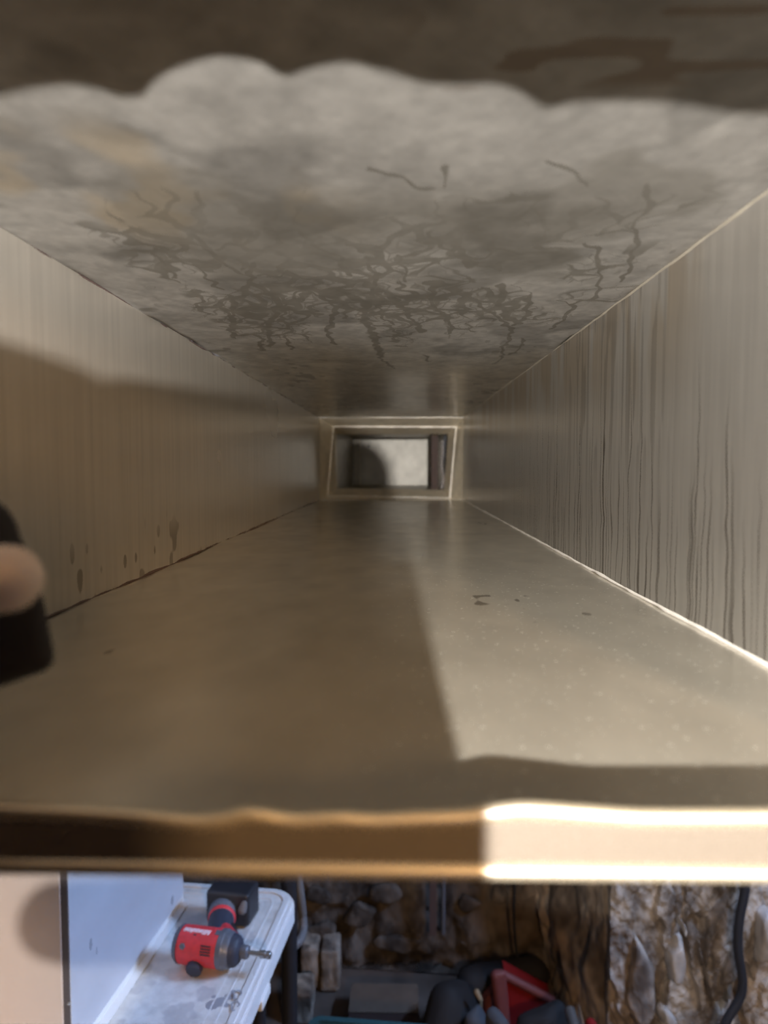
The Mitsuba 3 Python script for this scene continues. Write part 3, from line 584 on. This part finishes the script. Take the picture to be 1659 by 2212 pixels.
band = lathe([(0, 0.0226 * S), (0.002 * S, 0.0245 * S), (0.008 * S, 0.0248 * S), (0.010 * S, 0.0232 * S)], frame4(np.array(dsp((hx - 0.003, 0.086, -0.0065, 0))[:3]), hd, ez, np.cross(hd, ez)), 36)
obj('grip_band', band, 'red_plastic', drv, smooth=35)
obj('grip_base', hull([dsp((hx - 0.004, 0.104, -0.006, 0.0262)), dsp((hx - 0.004, 0.116, -0.007, 0.0255))], 28), 'grey_plastic', drv, smooth=40)
BMx = frame4(np.array(dsp((hx + 0.012, 0.140, -0.005, 0))[:3]), ex, ey, ez)
bat = box(-0.043 * S, 0.041 * S, -0.028 * S, 0.030 * S, -0.028 * S, 0.034 * S, 0.007 * S); bat.apply_transform(BMx)
obj('battery', bat, 'black_plastic', drv, smooth=40)
obj('battery_latch', hull([dsp((hx + 0.034, 0.110, 0.002, 0.008)), dsp((hx + 0.038, 0.114, 0.014, 0.0055))], 16), 'hose_grey', drv, smooth=40)
obj('belt_clip', lathe(dprof([(0, 0), (0, 0.0125), (0.002, 0.0135), (0.014, 0.0135), (0.016, 0.012), (0.016, 0)]), frame4(dl(0.042, -0.020, -0.017), -ey * 0.94 + ez * -0.34, ex, np.cross(-ey * 0.94 + ez * -0.34, ex)), 28), 'black_rubber', drv, smooth=35)
# details on the curved housing: th is measured from straight up towards the viewer
def on_house(x, th, lift=0.0):
    n = -ey * math.sin(th) + ez * math.cos(th); return dl(x, 0, 0) + n * (R * S + lift), n
def patch(x0, x1, t0, t1, lift, key, name, parent, label=None):
    ths = np.linspace(t0, t1, 10); o = []
    for th in ths:
        for x in (x0, x1):
            for l in (-0.001, lift): o.append(on_house(x, th, l)[0])
    o = np.array(o).reshape(10, 2, 2, 3); ms = [trimesh.convex.convex_hull(np.vstack([o[i].reshape(-1, 3), o[i + 1].reshape(-1, 3)])) for i in range(9)]
    obj(name, join(ms), key, parent, smooth=False, label=label)
for t0 in (0.92, 1.06, 1.20, 1.34): patch(0.052, 0.070, t0, t0 + 0.08, 0.0006, 'black_plastic', 'vent_slot', drv)
patch(0.070, 0.0795, -0.05, 0.30, 0.0007, 'grey_plastic', 'side_badge', drv)
patch(0.034, 0.039, 0.42, 0.50, 0.0004, 'black_plastic', 'direction_mark', drv)
c_, n_ = on_house(0.020, 1.10, 0.0002)
obj('case_screw', lathe([(0, 0), (0, 0.0055 * S), (0.0012, 0.005 * S), (0.0012, 0.0022 * S), (0.0002, 0.002 * S), (0.0002, 0)], frame4(c_, n_, ex, np.cross(n_, ex)), 6), 'dark_steel', drv, smooth=False)
txt = meshkit.text_mesh('Milwaukee', 0.0095 * S, 0.0006, bold=True)
v = txt.vertices.copy(); v[:, 0] += 0.25 * v[:, 1]; wtx = v[:, 0].max()
v[:, 0] *= 0.048 * S / wtx
txt2 = []
for x, y, z in v:
    # reads from the nose end towards the rear, its feet pointing away from the viewer
    th = 0.08 - 0 + (0.0 - (y / S) / R) * -1.0
    q, nn = on_house(0.062, th, 0.0002 + z); txt2.append(q - ex * x)
tm = trimesh.Trimesh(np.array(txt2), txt.faces, process=False)
obj('lettering', tm, 'white_print', drv, smooth=False, label='white lettering on the housing')

# ------------------------------------------------------------------ things on the basement floor and along the wall
def fl(u, v, z=0.0): return at(u, v, 2, z)
# black post behind the table
q = at(624, 1960, 1, yfw + 0.035)
obj('post', tube([(q[0], q[1], -0.01), (q[0], q[1], 2.355)], 0.011 * 1.5, 14), 'black_plastic', label='slim black post beside the far corner of the table', cat='post')
q1, q2 = at(588, 2068, 1, yfw + 0.1), at(652, 2020, 1, yfw + 0.16)
hose = [at(u, v, 1, y) for u, v, y in ((540, 2062, yfw + 0.2), (590, 2066, yfw + 0.2), (625, 2055, yfw + 0.2), (648, 2030, yfw + 0.22), (655, 1990, yfw + 0.26), (645, 1900, yfw + 0.25), (640, 1800, yfw + 0.28))]
hose = [np.array([hose[0][0], hose[0][1], 0.0])] + hose
obj('hose', tube(spline(hose, 60), 0.010, 12), 'hose_grey', smooth=True, label='grey hose curving up behind the table corner', cat='hose')
# iron bar and cables on the wall
for u, w, nm in ((936, 12, 'iron_bar'), (959, 6, 'pipe')):
    a, b = at(u, 1700, 1, YW - 0.075), at(u, 2018, 1, YW - 0.075)
    m = box(a[0] - w * YW / F * 0.6, a[0] + w * YW / F * 0.6, YW - 0.083, YW - 0.068, b[2], 2.352) if nm == 'iron_bar' else tube([(a[0], YW - 0.075, b[2]), (a[0], YW - 0.075, 2.352)], 0.006, 10)
    obj(nm, m, 'iron_rust' if nm == 'iron_bar' else 'dark_steel', smooth=30, label='rusty flat bar hanging down the stone wall' if nm == 'iron_bar' else 'thin metal pipe beside the rusty bar on the stone wall', cat='bar' if nm == 'iron_bar' else 'pipe')
cab = [at(u, v, 1, YW - 0.09) for u, v in ((1118, 1700), (1112, 1800), (1112, 1905), (1110, 1960), (1113, 2030), (1120, 2080), (1126, 2120))]
cab = [np.array([cab[0][0], cab[0][1], 2.35])] + cab
obj('cable', tube(spline(cab, 60), 0.0042, 8), 'black_plastic', smooth=True, label='thin black cable hanging down the middle of the wall', cat='cable')
cab2 = [at(u, v, 1, YP - 0.075) for u, v in ((1625, 1700), (1616, 1820), (1611, 1905), (1600, 1970), (1594, 2040), (1602, 2100), (1600, 2150), (1575, 2195), (1560, 2240), (1556, 2330))]
cab2 = [np.array([cab2[0][0], cab2[0][1], 2.35])] + cab2 
cab2[-1] = np.array([cab2[-1][0], cab2[-1][1], 0.0])
obj('cable', tube(spline(cab2, 90), 0.0115, 12), 'black_plastic', smooth=True, label='thick black cable running down the grey rubble wall at right', cat='cable')

# cardboard box
yb_ = 2.02
a, b = at(757, 2122, 1, yb_ + 0.16), at(905, 2122, 1, yb_ + 0.16)
zt_ = a[2]; cb = thing('cardboard_box', 'closed brown cardboard box on the floor behind the teal tub', 'box')
x0, x1 = a[0] + 0.004, b[0] - 0.004
f_ = fl(830, 2187, zt_)[1]
obj('body', box(x0, x1, f_, yb_ + 0.16, 0, zt_, 0.004), 'cardboard', cb)
obj('flap', box(x0 - 0.001, x1 + 0.001, f_ - 0.002, f_ + 0.10, zt_ - 0.0005, zt_ + 0.002), 'cardboard', cb, smooth=False)
obj('tape', box(x0 - 0.001, x1 + 0.001, f_ - 0.0015, f_ + 0.001, zt_ - 0.05, zt_ - 0.003), 'iron_rust', cb, smooth=False)
# teal tub
tt = thing('plastic_tub', 'teal plastic tub on the floor at the bottom edge of the photo', 'tub')
zt2 = 0.22
c0, c1 = fl(672, 2192, zt2), fl(945, 2214, zt2)
d_ = c1 - c0; Lx = np.linalg.norm(d_); tx_ = d_ / Lx; ty_ = np.array([-tx_[1], tx_[0], 0])
tp = sg.box(0, -0.26, Lx, 0.0).buffer(-0.03).buffer(0.03, 12)
TM = frame4(np.array([c0[0], c0[1], 0]), tx_, ty_, (0, 0, 1))
obj('wall', join([prism(tp.buffer(-0.012).difference(tp.buffer(-0.016)), zt2 - 0.003, TM)]), 'teal_plastic', tt, smooth=40)
obj('base', prism(tp.buffer(-0.013), 0.004, TM), 'teal_plastic', tt, smooth=40)
obj('rim', prism(tp.difference(tp.buffer(-0.016)), 0.010, TM @ frame4((0, 0, zt2 - 0.010), (1, 0, 0), (0, 1, 0), (0, 0, 1))), 'teal_plastic', tt, smooth=40)
# red case leaning among bags
rc = thing('tool_case', 'red tool case standing tilted against the wall corner among dark bags', 'tool case')
yr = 2.08
def rp(u, v, y=yr): return at(u, v, 1, y)
face = [rp(1092, 2108), rp(1192, 2162), rp(1180, 2184), rp(1160, 2215), rp(1092, 2230)]
def slab(pts, depth):
    p = np.array(pts); return trimesh.convex.convex_hull(np.vstack([p, p + [0, depth, 0]]))
obj('front', slab(face, 0.07), 'red_case', rc, smooth=False)
obj('frame', join([hull([(*rp(1072, 2108, yr - 0.01), 0.016), (*rp(1084, 2104, yr - 0.01), 0.012), (*rp(1100, 2330, yr - 0.03), 0.016)], 16), hull([(*rp(1084, 2104, yr), 0.012), (*rp(1192, 2160, yr), 0.012)], 16)]), 'red_dull', rc, smooth=40, label='dull red frame edge')
obj('side', slab([rp(1064, 2140, yr + 0.03), rp(1038, 2172, yr + 0.03), rp(1030, 2230, yr + 0.03), rp(1090, 2230, yr + 0.03)], 0.03), 'red_dull', rc, smooth=False)
def lump(name, pts, key, label, cat, edge=0.02, parent=None):
    return obj(name, body([mhull(pts)], edge, 4), key, parent, smooth=True, label=label, cat=cat)
def gp(u, v, y, r): q = at(u, v, 1, y); return (q[0], q[1], q[2], r)
def gz(u, y, z, r): q = at(u, 2150, 1, y); return (q[0], q[1], z, r)
lump('black_bag', [gp(965, 2165, 2.0, 0.05), gp(990, 2150, 2.05, 0.04), gz(950, 1.95, 0.06, 0.06), gz(1010, 1.98, 0.06, 0.06)], 'bag_black', 'black bag slumped between the cardboard box and the red tool case', 'bag')
lump('black_bag', [gp(1045, 2110, 2.25, 0.04), gp(1100, 2115, 2.25, 0.04), gz(1020, 2.2, 0.05, 0.05), gz(1150, 2.25, 0.05, 0.05)], 'bag_black', 'black bag behind the red tool case at the foot of the wall', 'bag')
lump('cloth_bundle', [gp(1033, 2180, 1.93, 0.010), gp(1020, 2205, 1.90, 0.02), gp(1048, 2225, 1.90, 0.02), gz(1010, 1.88, 0.02, 0.02), gz(1050, 1.88, 0.02, 0.02)], 'grey_cloth', 'grey pointed cloth in front of the red tool case', 'cloth', 0.012)
lump('cloth_bundle', [gp(1066, 2195, 1.83, 0.020), gp(1082, 2215, 1.81, 0.02), gz(1064, 1.79, 0.02, 0.02), gz(1092, 1.81, 0.02, 0.02)], 'grey_cloth', 'rounded grey cloth bundle leaning on the red tool case', 'cloth', 0.012)
p0 = gp(1030, 2143, 1.96, 0.008); p1 = gp(1038, 2160, 1.95, 0.006)
obj('wooden_handle', join([hull([p0, p1], 12), tube([p1[:3], gz(1040, 1.94, 0.10, 0)[:3]], 0.004, 8)]), 'tan_wood', smooth=40, label='small tan wooden tool handle left of the red tool case', cat='tool handle')
p0, p1 = gp(1232, 2186, 1.86, 0.014), gp(1244, 2230, 1.80, 0.014)
obj('scraper', join([hull([p0, p1], 16), tube([p1[:3], gz(1250, 1.78, 0.0, 0)[:3]], 0.010, 8)]), 'tool_steel', smooth=40, label='light grey tool handle standing before the rubble wall', cat='tool')
p0, p1 = gp(1250, 2172, 1.86, 0.004), gp(1260, 2225, 1.80, 0.007)
obj('screwdriver', join([hull([p0, p1], 12), tube([p1[:3], gz(1264, 1.78, 0.0, 0)[:3]], 0.005, 8)]), 'chrome', smooth=40, label='bright steel rod beside the light grey tool handle', cat='tool')
p0 = gp(1276, 2212, 1.84, 0.014)
obj('red_handle', join([hull([p0, gp(1288, 2240, 1.8, 0.014)], 14), tube([gp(1288, 2240, 1.8, 0)[:3], gz(1292, 1.78, 0.0, 0)[:3]], 0.008, 8)]), 'red_case', smooth=40, label='red tool handle at the bottom edge before the rubble wall', cat='tool')
lump('black_bag', [gp(1205, 2180, 1.98, 0.022), gp(1180, 2205, 1.95, 0.03), gp(1140, 2215, 1.95, 0.03), gz(1130, 1.9, 0.03, 0.03), gz(1215, 1.93, 0.03, 0.03)], 'bag_black', 'black pouch in front of the lower corner of the red tool case', 'pouch')
# blocks at the foot of the wall
for u, v, w, lab in ((668, 2100, 38, 'grey stone block at the foot of the wall beside the post'), (640, 2175, 60, 'pale rubble block on the floor beside the teal tub'), (712, 2105, 40, 'darker stone block between the post and the cardboard box')):
    q = fl(u, v + 40); m = box(q[0] - w * 0.0007, q[0] + w * 0.0007, q[1], q[1] + 0.10, 0, 0.13 if v < 2150 else 0.09, 0.008)
    m = m.subdivide().subdivide(); m.vertices += 0.008 * (np.stack([meshkit.fbm(m.vertices * 30, 3, s) for s in (1, 2, 3)], -1) - 0.5); m.vertices[:, 2] = np.maximum(m.vertices[:, 2], 0)
    obj('stone_block', m, 'stone', smooth=40, label=lab, cat='block')
